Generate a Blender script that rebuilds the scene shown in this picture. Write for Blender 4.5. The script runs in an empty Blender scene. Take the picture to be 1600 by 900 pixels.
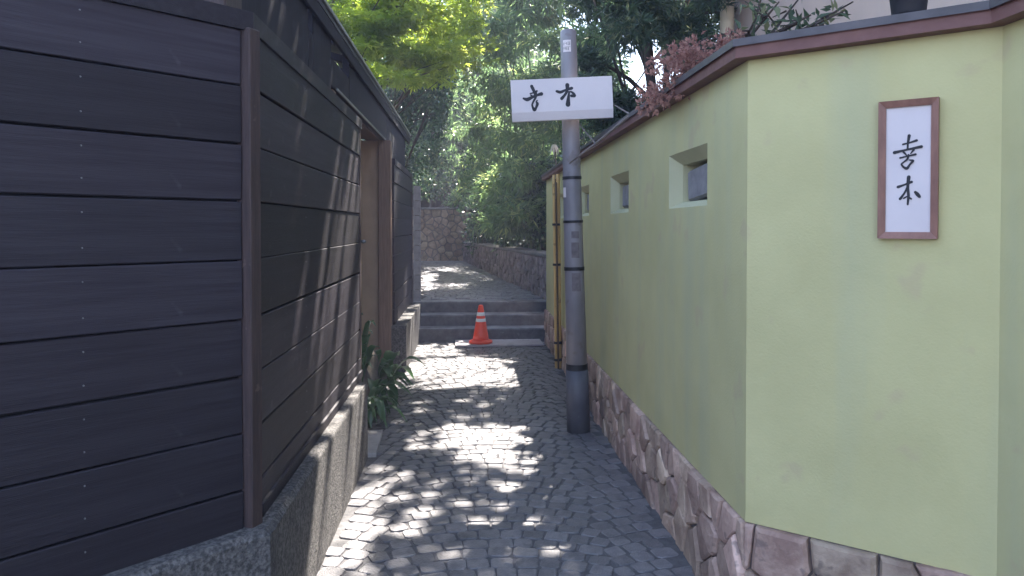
import bpy, bmesh, math, random
import numpy as np
from mathutils import Vector, Matrix, noise
R = math.radians
scene = bpy.context.scene
COL = scene.collection
# ------------------------------------------------------------------ camera, sky, sun, exposure
cam_d = bpy.data.cameras.new('camera'); cam = bpy.data.objects.new('camera', cam_d); COL.objects.link(cam)
cam.location = (0, 0, 1.5); cam.rotation_euler = (R(89.0), 0, R(-3.32))
cam_d.sensor_width = 36; cam_d.lens = 26; cam_d.shift_y = -0.0475
cam_d.clip_start = 0.05; cam_d.clip_end = 2000
scene.camera = cam
SUN = Vector((0.19, 0.61, 0.89)).normalized()          # towards the sun
elev = math.asin(SUN.z); azim = math.atan2(SUN.x, SUN.y)
w = bpy.data.worlds.new('World'); scene.world = w; w.use_nodes = True
nt = w.node_tree; bg = nt.nodes['Background']
sky = nt.nodes.new('ShaderNodeTexSky'); sky.sky_type = 'NISHITA'; sky.sun_disc = False
sky.sun_elevation = elev; sky.sun_rotation = azim
nt.links.new(sky.outputs[0], bg.inputs[0]); bg.inputs[1].default_value = 0.125
sd = bpy.data.lights.new('sun', 'SUN'); sun = bpy.data.objects.new('sun', sd); COL.objects.link(sun)
sd.energy = 5.0; sd.angle = R(0.53); sd.color = (1.0, 0.93, 0.84)
sun.rotation_euler = SUN.to_track_quat('Z', 'Y').to_euler(); sun.location = (2, 10, 14)
scene.view_settings.view_transform = 'Standard'; scene.view_settings.look = 'None'
scene.view_settings.gamma = 1; scene.view_settings.use_curve_mapping = False
scene.view_settings.exposure = 2.72
scene.render.engine = 'CYCLES'
scene.cycles.max_bounces = 8; scene.cycles.transparent_max_bounces = 8
# ------------------------------------------------------------------ materials
def new_mat(name):
    m = bpy.data.materials.new(name); m.use_nodes = True
    return m, m.node_tree, m.node_tree.nodes['Principled BSDF']
def N(t, typ, **kw):
    n = t.nodes.new(typ)
    for k, v in kw.items(): setattr(n, k, v)
    return n
def rgb(c): return (c[0], c[1], c[2], 1)
def M(name, c1, c2, scale=6, rough=.7, bump=.15, bscale=60, stretch=(1, 1, 1), spec=.4, rnd=.0, detail=6, pos=False, lo=.35, hi=.65,
      spots=None, metal=0, bstretch=None, streak=None):
    m, t, b = new_mat(name)
    if pos: src = N(t, 'ShaderNodeNewGeometry').outputs['Position']
    else: src = N(t, 'ShaderNodeTexCoord').outputs['Object']
    mp = N(t, 'ShaderNodeMapping'); mp.inputs['Scale'].default_value = stretch
    t.links.new(src, mp.inputs[0])
    nz = N(t, 'ShaderNodeTexNoise'); nz.inputs['Scale'].default_value = scale; nz.inputs['Detail'].default_value = detail
    nz.inputs['Roughness'].default_value = .6
    t.links.new(mp.outputs[0], nz.inputs['Vector'])
    rp = N(t, 'ShaderNodeValToRGB'); rp.color_ramp.elements[0].position = lo; rp.color_ramp.elements[1].position = hi
    rp.color_ramp.elements[0].color = rgb(c1); rp.color_ramp.elements[1].color = rgb(c2)
    t.links.new(nz.outputs[0], rp.inputs[0]); colout = rp.outputs[0]
    def mix(fac, a, bcol, mode='MIX'):
        x = N(t, 'ShaderNodeMix', data_type='RGBA', blend_type=mode)
        if hasattr(fac, 'node'): t.links.new(fac, x.inputs[0])
        else: x.inputs[0].default_value = fac
        t.links.new(a, x.inputs[6])
        if hasattr(bcol, 'node'): t.links.new(bcol, x.inputs[7])
        else: x.inputs[7].default_value = rgb(bcol)
        return x.outputs[2]
    if streak:                                             # (colour, scale, stretch, lo, hi, amount)
        m2 = N(t, 'ShaderNodeMapping'); m2.inputs['Scale'].default_value = streak[2]; t.links.new(src, m2.inputs[0])
        n2 = N(t, 'ShaderNodeTexNoise'); n2.inputs['Scale'].default_value = streak[1]; n2.inputs['Detail'].default_value = 4
        t.links.new(m2.outputs[0], n2.inputs['Vector'])
        r2 = N(t, 'ShaderNodeMapRange'); r2.inputs[1].default_value = streak[3]; r2.inputs[2].default_value = streak[4]
        r2.inputs[4].default_value = streak[5]; t.links.new(n2.outputs[0], r2.inputs[0])
        colout = mix(r2.outputs[0], colout, streak[0])
    if spots:                                              # (colour, scale, threshold, amount)
        n3 = N(t, 'ShaderNodeTexNoise'); n3.inputs['Scale'].default_value = spots[1]; n3.inputs['Detail'].default_value = 3
        t.links.new(src, n3.inputs['Vector'])
        r3 = N(t, 'ShaderNodeMapRange'); r3.inputs[1].default_value = spots[2]; r3.inputs[2].default_value = spots[2] + .06
        r3.inputs[4].default_value = spots[3]; t.links.new(n3.outputs[0], r3.inputs[0])
        colout = mix(r3.outputs[0], colout, spots[0])
    if rnd:
        oi = N(t, 'ShaderNodeObjectInfo'); gi = N(t, 'ShaderNodeNewGeometry')
        ad = N(t, 'ShaderNodeMath', operation='ADD'); t.links.new(oi.outputs['Random'], ad.inputs[0]); t.links.new(gi.outputs['Random Per Island'], ad.inputs[1])
        fr = N(t, 'ShaderNodeMath', operation='FRACT'); t.links.new(ad.outputs[0], fr.inputs[0])
        mr = N(t, 'ShaderNodeMapRange'); mr.inputs[3].default_value = 1 - rnd; mr.inputs[4].default_value = 1 + rnd; t.links.new(fr.outputs[0], mr.inputs[0])
        hs = N(t, 'ShaderNodeHueSaturation'); t.links.new(mr.outputs[0], hs.inputs['Value']); t.links.new(colout, hs.inputs['Color'])
        mr2 = N(t, 'ShaderNodeMapRange'); mr2.inputs[3].default_value = .5 - .035 * rnd; mr2.inputs[4].default_value = .5 + .035 * rnd
        wn = N(t, 'ShaderNodeMath', operation='MULTIPLY'); wn.inputs[1].default_value = 7.31; t.links.new(fr.outputs[0], wn.inputs[0])
        f2 = N(t, 'ShaderNodeMath', operation='FRACT'); t.links.new(wn.outputs[0], f2.inputs[0]); t.links.new(f2.outputs[0], mr2.inputs[0])
        t.links.new(mr2.outputs[0], hs.inputs['Hue'])
        colout = hs.outputs[0]
    t.links.new(colout, b.inputs['Base Color'])
    b.inputs['Roughness'].default_value = rough; b.inputs['Specular IOR Level'].default_value = spec; b.inputs['Metallic'].default_value = metal
    if bump:
        m4 = N(t, 'ShaderNodeMapping'); m4.inputs['Scale'].default_value = bstretch or stretch; t.links.new(src, m4.inputs[0])
        n4 = N(t, 'ShaderNodeTexNoise'); n4.inputs['Scale'].default_value = bscale; n4.inputs['Detail'].default_value = 5
        t.links.new(m4.outputs[0], n4.inputs['Vector'])
        bp = N(t, 'ShaderNodeBump'); bp.inputs['Strength'].default_value = bump; bp.inputs['Distance'].default_value = .01
        t.links.new(n4.outputs[0], bp.inputs['Height']); t.links.new(bp.outputs[0], b.inputs['Normal'])
    return m
def leafmat(name, c1, c2, c3=None, trans=.35, rough=.4, spec=.5):
    m, t, b = new_mat(name)
    g = N(t, 'ShaderNodeNewGeometry'); rp = N(t, 'ShaderNodeValToRGB')
    rp.color_ramp.elements[0].color = rgb(c1); rp.color_ramp.elements[1].color = rgb(c2)
    nz = N(t, 'ShaderNodeTexNoise'); nz.inputs['Scale'].default_value = 1.7; nz.inputs['Detail'].default_value = 2; t.links.new(g.outputs['Position'], nz.inputs['Vector'])
    mr = N(t, 'ShaderNodeMapRange'); mr.inputs[1].default_value = .3; mr.inputs[2].default_value = .7; mr.inputs[3].default_value = -.45; mr.inputs[4].default_value = .35; t.links.new(nz.outputs[0], mr.inputs[0])
    ad = N(t, 'ShaderNodeMath', operation='ADD', use_clamp=True); t.links.new(mr.outputs[0], ad.inputs[0]); t.links.new(g.outputs['Random Per Island'], ad.inputs[1])
    if c3:
        e = rp.color_ramp.elements.new(.93); e.color = rgb(c2); rp.color_ramp.elements[2].color = rgb(c3)
    t.links.new(ad.outputs[0], rp.inputs[0]); t.links.new(rp.outputs[0], b.inputs['Base Color'])
    b.inputs['Roughness'].default_value = rough; b.inputs['Specular IOR Level'].default_value = spec
    tr = N(t, 'ShaderNodeBsdfTranslucent'); mx = N(t, 'ShaderNodeMixShader'); mx.inputs[0].default_value = trans
    hs = N(t, 'ShaderNodeHueSaturation'); hs.inputs['Value'].default_value = 1.9; hs.inputs['Hue'].default_value = .485; t.links.new(rp.outputs[0], hs.inputs['Color'])
    t.links.new(hs.outputs[0], tr.inputs[0]); t.links.new(b.outputs[0], mx.inputs[1]); t.links.new(tr.outputs[0], mx.inputs[2])
    t.links.new(mx.outputs[0], t.nodes['Material Output'].inputs[0])
    return m
MAT = dict(
    plaster=M('green_plaster', (.485, .452, .228), (.545, .51, .262), 2.2, .85, .10, 110, pos=True, spec=.2,
              streak=((.37, .41, .30), 1.6, (3, 3, .22), .5, .75, .38), spots=((.47, .38, .24), 5.5, .64, .45)),
    plaster_in=M('pale_reveal_plaster', (.47, .46, .28), (.53, .52, .33), 3, .85, .1, 120, pos=True, spec=.2),
    basestone=M('pink_grey_wall_stone', (.30, .20, .155), (.58, .43, .335), 7, .75, .7, 40, pos=True, rnd=.38, spots=((.12, .09, .085), 14, .62, .6)),
    mortar=M('stone_mortar', (.12, .10, .095), (.19, .165, .15), 20, .9, .3, 90, pos=True),
    cobble=M('granite_sett', (.135, .13, .14), (.205, .195, .20), 22, .40, .6, 120, pos=True, rnd=.18, spec=.5, spots=((.07, .07, .08), 9, .6, .5)),
    cobble_skylit=M('skylit_granite_sett', (.20, .20, .22), (.32, .315, .34), 22, .42, .6, 120, pos=True, rnd=.22, spec=.5),  # paler copy of the sett colour, standing in for sky sheen
    cobble_joint=M('dirty_joint', (.085, .083, .086), (.14, .135, .137), 25, .95, .4, 80, pos=True),
    fence=M('dark_stained_wood', (.020, .016, .023), (.034, .029, .038), 5, .58, .2, 24, stretch=(.35, 9, 9), spec=.35, rnd=.35,
            spots=((.085, .078, .085), 8, .70, .35), bstretch=(.6, 14, 14)),
    fence_post=M('dark_brown_post', (.04, .028, .028), (.075, .05, .046), 8, .6, .3, 30, stretch=(12, 12, .6), spec=.35, spots=((.17, .12, .1), 17, .66, .5)),
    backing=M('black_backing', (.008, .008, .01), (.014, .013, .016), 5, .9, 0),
    nail=M('nail_head', (.16, .16, .17), (.24, .24, .24), 5, .5, 0, metal=.6),
    concrete=M('speckled_concrete', (.055, .053, .052), (.165, .156, .15), 70, .9, .8, 110, pos=True, lo=.4, hi=.62,
               streak=((.07, .068, .07), 2.2, (4, 4, .4), .5, .7, .6)),
    coping=M('grey_coping_metal', (.055, .05, .055), (.10, .09, .095), 6, .5, .15, 40, pos=True, rnd=.1),
    soffit=M('red_brown_soffit', (.125, .055, .048), (.185, .09, .076), 6, .65, .25, 30, pos=True),
    steel=M('painted_grey_pole', (.175, .16, .17), (.265, .245, .255), 4, .45, .08, 60, stretch=(1, 1, .4), spots=((.15, .12, .11), 8, .63, .6), spec=.5),
    steel_low=M('dark_grey_sleeve', (.085, .085, .10), (.12, .12, .135), 6, .5, .1, 60, spec=.4, spots=((.2, .2, .21), 30, .7, .5)),
    band=M('black_band', (.012, .012, .014), (.02, .02, .022), 8, .5, 0),
    stain=M('old_poster_residue', (.13, .11, .115), (.2, .17, .175), 30, .8, .2, 60),
    sign=M('sign_white', (.68, .61, .60), (.74, .67, .65), 3, .5, .03, 40, spots=((.5, .46, .46), 4, .64, .4)),
    ink=M('black_ink', (.012, .013, .017), (.02, .02, .025), 9, .6, 0),
    frame=M('red_brown_frame_wood', (.20, .095, .07), (.29, .145, .105), 8, .5, .15, 30, stretch=(4, 4, 1)),
    paper=M('plaque_white', (.60, .54, .54), (.65, .585, .58), 4, .6, 0),
    bamboo=M('dry_bamboo', (.52, .32, .11), (.68, .46, .18), 6, .45, .1, 30, stretch=(6, 6, .5), spots=((.2, .12, .05), 12, .62, .5)),
    bamboo_dark=M('dark_bamboo', (.07, .045, .03), (.14, .09, .05), 6, .5, .1, 30, stretch=(6, 6, .5)),
    orange=M('orange_cone_plastic', (.84, .06, .02), (.90, .075, .025), 4, .4, .03, 40, spots=((.5, .06, .04), 14, .66, .4)),
    white_band=M('reflective_white', (.80, .80, .78), (.86, .86, .84), 6, .35, 0),
    board=M('pale_board', (.36, .32, .34), (.46, .42, .43), 5, .7, .1, 60, spots=((.26, .23, .24), 7, .6, .5)),
    step=M('dark_step_stone', (.055, .058, .068), (.12, .122, .135), 10, .55, .35, 70, pos=True, spots=((.2, .2, .21), 12, .66, .5)),
    tread=M('lit_worn_tread_stone', (.10, .10, .115), (.30, .295, .31), 5, .55, .3, 60, pos=True),  # worn stone, made paler for the light lying on the treads
    tan=M('tan_plaster', (.40, .28, .185), (.48, .34, .225), 3, .85, .08, 100, pos=True, streak=((.24, .16, .11), 2, (3, 3, .3), .5, .7, .5)),
    jamb=M('brown_jamb_wood', (.17, .105, .07), (.25, .16, .11), 7, .55, .2, 30, stretch=(10, 10, .6)),
    lintel=M('brown_lintel_wood', (.09, .055, .045), (.13, .08, .062), 7, .6, .2, 30, pos=True, stretch=(10, .6, 10)),
    darkwall=M('dark_house_boards', (.011, .010, .017), (.022, .02, .03), 6, .8, .2, 30, pos=True, stretch=(8, 8, .6)),
    rooftile=M('dark_roof_sheet', (.03, .03, .036), (.055, .054, .06), 7, .5, .2, 40, pos=True),
    pale_edge=M('pale_metal_edge', (.22, .22, .24), (.32, .32, .34), 9, .35, 0, metal=.5),
    block=M('grey_concrete_block', (.20, .19, .2), (.28, .27, .275), 14, .9, .4, 90, rnd=.12),
    rubble=M('brown_rubble_stone', (.20, .14, .10), (.38, .28, .20), 9, .8, .6, 30, pos=True, rnd=.33),
    splitstone=M('grey_split_stone', (.15, .125, .125), (.27, .225, .22), 12, .8, .6, 40, pos=True, rnd=.35),
    capstone=M('mossy_cap_stone', (.13, .125, .12), (.22, .2, .19), 12, .9, .5, 40, pos=True),
    screen=M('tan_screen_board', (.24, .17, .11), (.36, .26, .17), 6, .8, .2, 30, stretch=(8, 8, .6), rnd=.2),
    beige=M('beige_house_wall', (.50, .39, .33), (.56, .44, .37), 2, .85, .08, 90, pos=True, streak=((.42, .33, .29), 1.2, (2, 2, .3), .5, .7, .5)),
    pipe=M('cream_pipe', (.62, .52, .36), (.7, .6, .42), 5, .5, 0),
    pot=M('black_pot', (.014, .014, .018), (.025, .025, .03), 6, .5, .1, 40),
    claypot=M('dark_glazed_pot', (.03, .028, .03), (.05, .045, .045), 6, .35, .1, 40),
    soil=M('dark_soil', (.03, .022, .016), (.06, .045, .032), 12, .95, .6, 40, pos=True),
    slab=M('pale_threshold_stone', (.30, .285, .27), (.42, .40, .38), 9, .8, .3, 70, pos=True),
    rock=M('garden_rock', (.12, .105, .085), (.22, .19, .15), 7, .85, .8, 18, pos=True),
    bark=M('dark_bark', (.035, .027, .022), (.085, .065, .05), 6, .9, .7, 16, stretch=(4, 4, .7)),
    bark_pale=M('pale_twig_bark', (.16, .13, .115), (.26, .22, .2), 8, .85, .4, 40),
    culm=M('green_culm', (.07, .10, .04), (.14, .17, .07), 4, .5, .05, 30),
    lantern=M('pale_lamp_globe', (.55, .52, .5), (.65, .62, .6), 5, .5, 0),
    l_maple=leafmat('maple_leaf', (.16, .24, .03), (.27, .35, .05), (.36, .42, .07), .62, .5, .35),
    l_camellia=leafmat('glossy_dark_leaf', (.028, .06, .034), (.065, .115, .06), (.16, .19, .10), .25, .24, .8),
    l_bamboo=leafmat('bamboo_leaf', (.075, .14, .06), (.15, .235, .095), (.30, .36, .14), .62, .36, .6),
    l_conifer=leafmat('dark_needle', (.03, .06, .036), (.07, .11, .055), (.16, .18, .09), .3, .5, .4),
    l_dead=leafmat('dead_brown_spray', (.27, .145, .115), (.42, .26, .21), (.52, .36, .28), .35, .8, .2),
    l_canopy=leafmat('canopy_leaf', (.03, .06, .02), (.06, .10, .03), None, .2, .5, .4),
    l_hill=leafmat('hill_leaf', (.06, .11, .045), (.12, .19, .07), (.22, .28, .11), .5, .45, .5),
    l_pale=leafmat('pale_dry_leaf', (.34, .32, .27), (.5, .47, .4), None, .3, .6, .3),
    l_asp=leafmat('broad_green_leaf', (.03, .08, .035), (.06, .14, .05), None, .2, .32, .5),
)
# ------------------------------------------------------------------ object helpers
def tag(o, label=None, cat=None, group=None, kind=None):
    if label: o['label'] = label
    if cat: o['category'] = cat
    if group: o['group'] = group
    if kind: o['kind'] = kind
    return o
def thing(name, label=None, cat=None, loc=(0, 0, 0), group=None, kind=None):
    o = bpy.data.objects.new(name, None); COL.objects.link(o); o.location = loc; o.empty_display_size = .1
    return tag(o, label, cat, group, kind)
def org(o):
    v = Vector((0, 0, 0))
    while o is not None: v = v + o.location; o = o.parent
    return v
def mesh_obj(name, verts, faces, mat, parent=None, smooth=False, origin=None):
    """one mesh object; verts in world coordinates, origin given in world coordinates"""
    p = org(parent) if parent else Vector((0, 0, 0))
    og = Vector(origin) if origin is not None else p
    me = bpy.data.meshes.new(name)
    me.from_pydata([tuple(Vector(v) - og) for v in verts], [], [tuple(f) for f in faces])
    me.materials.append(MAT[mat] if isinstance(mat, str) else mat)
    if smooth: me.polygons.foreach_set('use_smooth', [True] * len(me.polygons))
    me.update()
    o = bpy.data.objects.new(name, me); COL.objects.link(o); o.parent = parent; o.location = og - p
    return o
class MB:
    def __init__(s): s.v = []; s.f = []
    def add(s, v, f):
        b = len(s.v); s.v += [tuple(x) for x in v]; s.f += [tuple(i + b for i in q) for q in f]; return s
    def box(s, lo, hi, bev=0, frame=None):
        v, f = box_vf(lo, hi, bev)
        if frame: v = [frame @ Vector(x) for x in v]
        return s.add(v, f)
    def build(s, name, mat, parent=None, smooth=False, origin=None): return mesh_obj(name, s.v, s.f, mat, parent, smooth, origin)
def box_vf(lo, hi, bev=0):
    bm = bmesh.new(); bmesh.ops.create_cube(bm, size=1)
    lo = Vector(lo); hi = Vector(hi)
    for v in bm.verts: v.co = Vector([lo[i] + (v.co[i] + .5) * (hi[i] - lo[i]) for i in range(3)])
    if bev: bmesh.ops.bevel(bm, geom=list(bm.edges), offset=bev, segments=1, affect='EDGES')
    bm.verts.index_update()
    r = ([v.co.copy() for v in bm.verts], [[v.index for v in f.verts] for f in bm.faces]); bm.free(); return r
def box(name, lo, hi, mat, parent=None, bev=.004, frame=None): return MB().box(lo, hi, bev, frame).build(name, mat, parent)
def tube_vf(pts, radii, n=8, cap=True):
    pts = [Vector(p) for p in pts]; v = []; f = []
    up = Vector((.13, .31, .94))
    for i, p in enumerate(pts):
        d = (pts[min(i + 1, len(pts) - 1)] - pts[max(i - 1, 0)]).normalized()
        a = d.cross(up)
        if a.length < .05: a = d.cross(Vector((1, 0, 0)))
        a.normalize(); b = d.cross(a)
        for k in range(n):
            t = 2 * math.pi * k / n; v.append(p + (a * math.cos(t) + b * math.sin(t)) * radii[i])
    for i in range(len(pts) - 1):
        for k in range(n):
            f.append((i * n + k, i * n + (k + 1) % n, (i + 1) * n + (k + 1) % n, (i + 1) * n + k))
    if cap: f.append(tuple(range(n - 1, -1, -1))); f.append(tuple(range((len(pts) - 1) * n, len(pts) * n)))
    return v, f
def lathe_vf(c, prof, n=24, squash=1):
    v = []; f = []
    for (r, z) in prof:
        for k in range(n):
            t = 2 * math.pi * k / n; v.append((c[0] + r * math.cos(t), c[1] + r * math.sin(t) * squash, c[2] + z))
    for i in range(len(prof) - 1):
        for k in range(n): f.append((i * n + k, i * n + (k + 1) % n, (i + 1) * n + (k + 1) % n, (i + 1) * n + k))
    f.append(tuple(range(n - 1, -1, -1))); f.append(tuple(range((len(prof) - 1) * n, len(prof) * n)))
    return v, f
def prism_vf(poly, z0, z1, ch=0):
    """vertical prism from a ccw polygon; ch chamfers the top edge"""
    n = len(poly); c = sum((Vector(p) for p in poly), Vector((0, 0))) / n
    v = [(p[0], p[1], z0) for p in poly]; rings = [z1 - ch] if ch else []
    v += [(p[0], p[1], z1 - ch) for p in poly]
    if ch:
        for p in poly:
            d = (c - Vector(p)); d = d.normalized() * ch; v.append((p[0] + d.x, p[1] + d.y, z1))
    k = 3 if ch else 2; f = []
    for i in range(k - 1):
        for j in range(n): f.append((i * n + j, i * n + (j + 1) % n, (i + 1) * n + (j + 1) % n, (i + 1) * n + j))
    f.append(tuple(range((k - 1) * n, k * n))); f.append(tuple(range(n - 1, -1, -1)))
    return v, f
def frame_m(o, u, v, n):
    u, v, n = Vector(u), Vector(v), Vector(n)
    m = Matrix.Identity(4)
    for i in range(3): m[i][0] = u[i]; m[i][1] = v[i]; m[i][2] = n[i]; m[i][3] = o[i]
    return m
# ------------------------------------------------------------------ dapples: where the crowns leave the sun through (metres on the alley floor)
PATCH = [(-.12, 7.65, .6, .8, .68), (.05, 7.1, .65, .32, .58), (.06, 5.2, .36, .34, .64), (.20, 4.72, .26, .18, .66), (-.62, 3.5, .17, .85, .60), (-.42, 4.3, .22, .22, .44),
         (-.30, 3.85, .35, .6, .25), (.30, 4.35, .36, .3, .36), (-.98, 3.9, .22, .75, .47), (-.98, 2.9, .2, .5, .30), (-.70, 3.6, .07, .9, .45), (-.45, 8.9, .4, .5, .6), (-1.0, 13.0, .25, 1.8, .7),
         (.62, 3.85, .1, .12, .5), (.2, 3.6, .35, .3, .32), (-.72, 6.9, .10, .12, 1.0), (-.75, 8.5, .2, .9, .5), (-.1, 6.2, .55, 1.0, .20)]
def sunfield(x, y):
    f = np.zeros_like(x)
    for (cx, cy, rx, ry, a) in PATCH: f = np.maximum(f, a * np.exp(-(((x - cx) / rx) ** 4 + ((y - cy) / ry) ** 4) * .7))
    return f
def gap_mask(P):
    """True for leaves whose shadow would fall on a sun patch"""
    gx = P[:, 0] - P[:, 2] * SUN.x / SUN.z; gy = P[:, 1] - P[:, 2] * SUN.y / SUN.z
    f = sunfield(gx, gy); out = np.zeros(len(P), bool)
    for i in np.nonzero(f > .08)[0]:
        if gx[i] < -.67: n = noise.noise((gx[i] * 4.5, gy[i] * 9, 3.1)) * .95
        else: n = noise.noise((gx[i] * 6.5, gy[i] * 6.5, 3.1)) * .45 + noise.noise((gx[i] * 14, gy[i] * 14, 9.1)) * .6
        out[i] = f[i] + n > .5
    return out
# ------------------------------------------------------------------ leaves
T_BROAD = (np.array([(0, 0, 0), (.42, .5, .07), (.42, -.5, .07), (1, 0, -.08), (.5, 0, 0)]), np.array([(0, 2, 4), (0, 4, 1), (2, 3, 4), (4, 3, 1)]))
T_DIAM = (np.array([(0, 0, 0), (.4, .5, .03), (1, 0, -.12), (.4, -.5, .03)]), np.array([(0, 3, 2), (0, 2, 1)]))
def star():
    v = [(.25, 0, 0)]; f = []
    for a, l in ((-105, .45), (-52, .72), (0, .85), (52, .72), (105, .45)):
        r = R(a); d = np.array((math.cos(r), math.sin(r))); s = np.array((-d[1], d[0])); b = len(v)
        v += [(.25 + d[0] * l * .4 + s[0] * .12, d[1] * l * .4 + s[1] * .12, .03), (.25 + d[0] * l, d[1] * l, -.08), (.25 + d[0] * l * .4 - s[0] * .12, d[1] * l * .4 - s[1] * .12, .03)]
        f += [(0, b, b + 1), (0, b + 1, b + 2)]
    return np.array(v), np.array(f)
T_STAR = star()
def leaf_mesh(name, P, A, Nn, L, W, tmpl, mat, parent, cull=True):
    if cull:
        An = A / np.linalg.norm(A, axis=1)[:, None]; Sd = np.cross(Nn, An); Sd /= (np.linalg.norm(Sd, axis=1)[:, None] + 1e-6)
        k = ~(gap_mask(P) | gap_mask(P + An * L[:, None] * .9)) & ~(gap_mask(P + An * L[:, None] * .45 + Sd * W[:, None] * .45) | gap_mask(P + An * L[:, None] * .45 - Sd * W[:, None] * .45)); P, A, Nn, L, W = P[k], A[k], Nn[k], L[k], W[k]
    A = A / np.linalg.norm(A, axis=1)[:, None]
    S = np.cross(Nn, A); S /= (np.linalg.norm(S, axis=1)[:, None] + 1e-6); U = np.cross(A, S)
    tv, tf = tmpl; n = len(P); k = len(tv)
    V = P[:, None, :] + A[:, None, :] * (tv[None, :, 0:1] * L[:, None, None]) + S[:, None, :] * (tv[None, :, 1:2] * W[:, None, None]) + U[:, None, :] * (tv[None, :, 2:3] * L[:, None, None])
    F = tf[None] + (np.arange(n) * k)[:, None, None]
    og = np.array(org(parent)) if parent else np.zeros(3)
    V = (V.reshape(-1, 3) - og).astype(np.float32); F = F.reshape(-1, 3).astype(np.int32)
    me = bpy.data.meshes.new(name); me.vertices.add(len(V)); me.vertices.foreach_set('co', V.ravel())
    me.loops.add(F.size); me.loops.foreach_set('vertex_index', F.ravel())
    me.polygons.add(len(F)); me.polygons.foreach_set('loop_start', np.arange(0, F.size, 3, dtype=np.int32)); me.polygons.foreach_set('loop_total', np.full(len(F), 3, np.int32))
    me.materials.append(MAT[mat]); me.update(calc_edges=True)
    o = bpy.data.objects.new(name, me); COL.objects.link(o); o.parent = parent
    return o
def foliage(name, clumps, per, length, width, tmpl, mat, parent, seed, flat=.6, droop=.2, upness=.7, cull=True, spray=False, shell=.0):
    """clumps: (x, y, z, radius); leaves gather in each clump, thinner toward its edge"""
    rg = np.random.default_rng(seed); Ps = []; As = []
    for c in clumps:
        n = int(per * (c[3] ** 2 if len(c) < 5 else c[4])); d = rg.normal(size=(n, 3)); d /= np.linalg.norm(d, axis=1)[:, None]
        r = c[3] * (shell + (1 - shell) * rg.random(n) ** .55)
        off = d * r[:, None] * np.array((1, 1, flat)); p = np.array(c[:3]) + off
        a = d * .8 + rg.normal(size=(n, 3)) * .55; a[:, 2] -= droop
        if spray:                                                  # leaves in fans of five at a twig end
            m = n // 5 + 1; idx = np.repeat(np.arange(m), 5)[:n]; p = p[idx] + rg.normal(size=(n, 3)) * length * .15; base = a[idx]
            a = base / np.linalg.norm(base, axis=1)[:, None] + rg.normal(size=(n, 3)) * .38
        Ps.append(p); As.append(a)
    P = np.concatenate(Ps); A = np.concatenate(As); n = len(P)
    Nn = rg.normal(size=(n, 3)) * (1 - upness); Nn[:, 2] += upness
    L = length * rg.uniform(.65, 1.25, n); W = width * rg.uniform(.75, 1.2, n)
    return leaf_mesh(name, P, A, Nn, L, W, tmpl, mat, parent, cull)
def clump_box(seed, n, xr, yr, zr, rr, keep=None):
    rg = random.Random(seed); out = []
    while len(out) < n:
        c = (rg.uniform(*xr), rg.uniform(*yr), rg.uniform(*zr), rg.uniform(*rr))
        if keep is None or keep(c): out.append(c)
    return out
def limbs(name, base, top, r0, clumps, parent, seed, mat='bark', nb=14, lean=.3, k0=2):
    rg = random.Random(seed); mb = MB(); base = Vector(base); top = Vector(top); pts = []; rad = []
    for i in range(7):
        t = i / 6; p = base.lerp(top, t); p += Vector((rg.uniform(-1, 1), rg.uniform(-1, 1), 0)) * .12 * lean * (t * (1 - t) * 4); pts.append(p); rad.append(r0 * (1 - .72 * t) * (1.25 if i == 0 else 1))
    mb.add(*tube_vf(pts, rad, 9))
    for c in rg.sample(clumps, min(nb, len(clumps))):
        q = Vector(c[:3]); k = rg.randint(k0, max(k0, 5)); s = pts[k]; m = s.lerp(q, .5) + Vector((rg.uniform(-.15, .15), rg.uniform(-.15, .15), rg.uniform(.0, .25)))
        r = rad[k] * .5; mb.add(*tube_vf([s, s.lerp(m, .5) + Vector((0, 0, .04)), m, m.lerp(q, .6), q], [r, r * .8, r * .55, r * .35, r * .15], 6))
        for _ in range(2):
            e = q + Vector((rg.uniform(-1, 1), rg.uniform(-1, 1), rg.uniform(-.6, .8))) * c[3] * .8
            mb.add(*tube_vf([m, m.lerp(e, .5) + Vector((0, 0, .03)), e], [r * .35, r * .22, r * .08], 5))
    return mb.build(name, mat, parent, True)
def tree(name, label, base, top, r0, clumps, per, L, W, tmpl, mat, seed, group=None, bark='bark', nb=14, k0=2, **kw):
    t = thing(name, label, 'tree' if 'shrub' not in name else 'shrub', base, group)
    limbs('trunk', base, top, r0, clumps, t, seed, bark, nb, k0=k0)
    foliage('crown', clumps, per, L, W, tmpl, mat, t, seed + 1, **kw)
    return t
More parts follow.
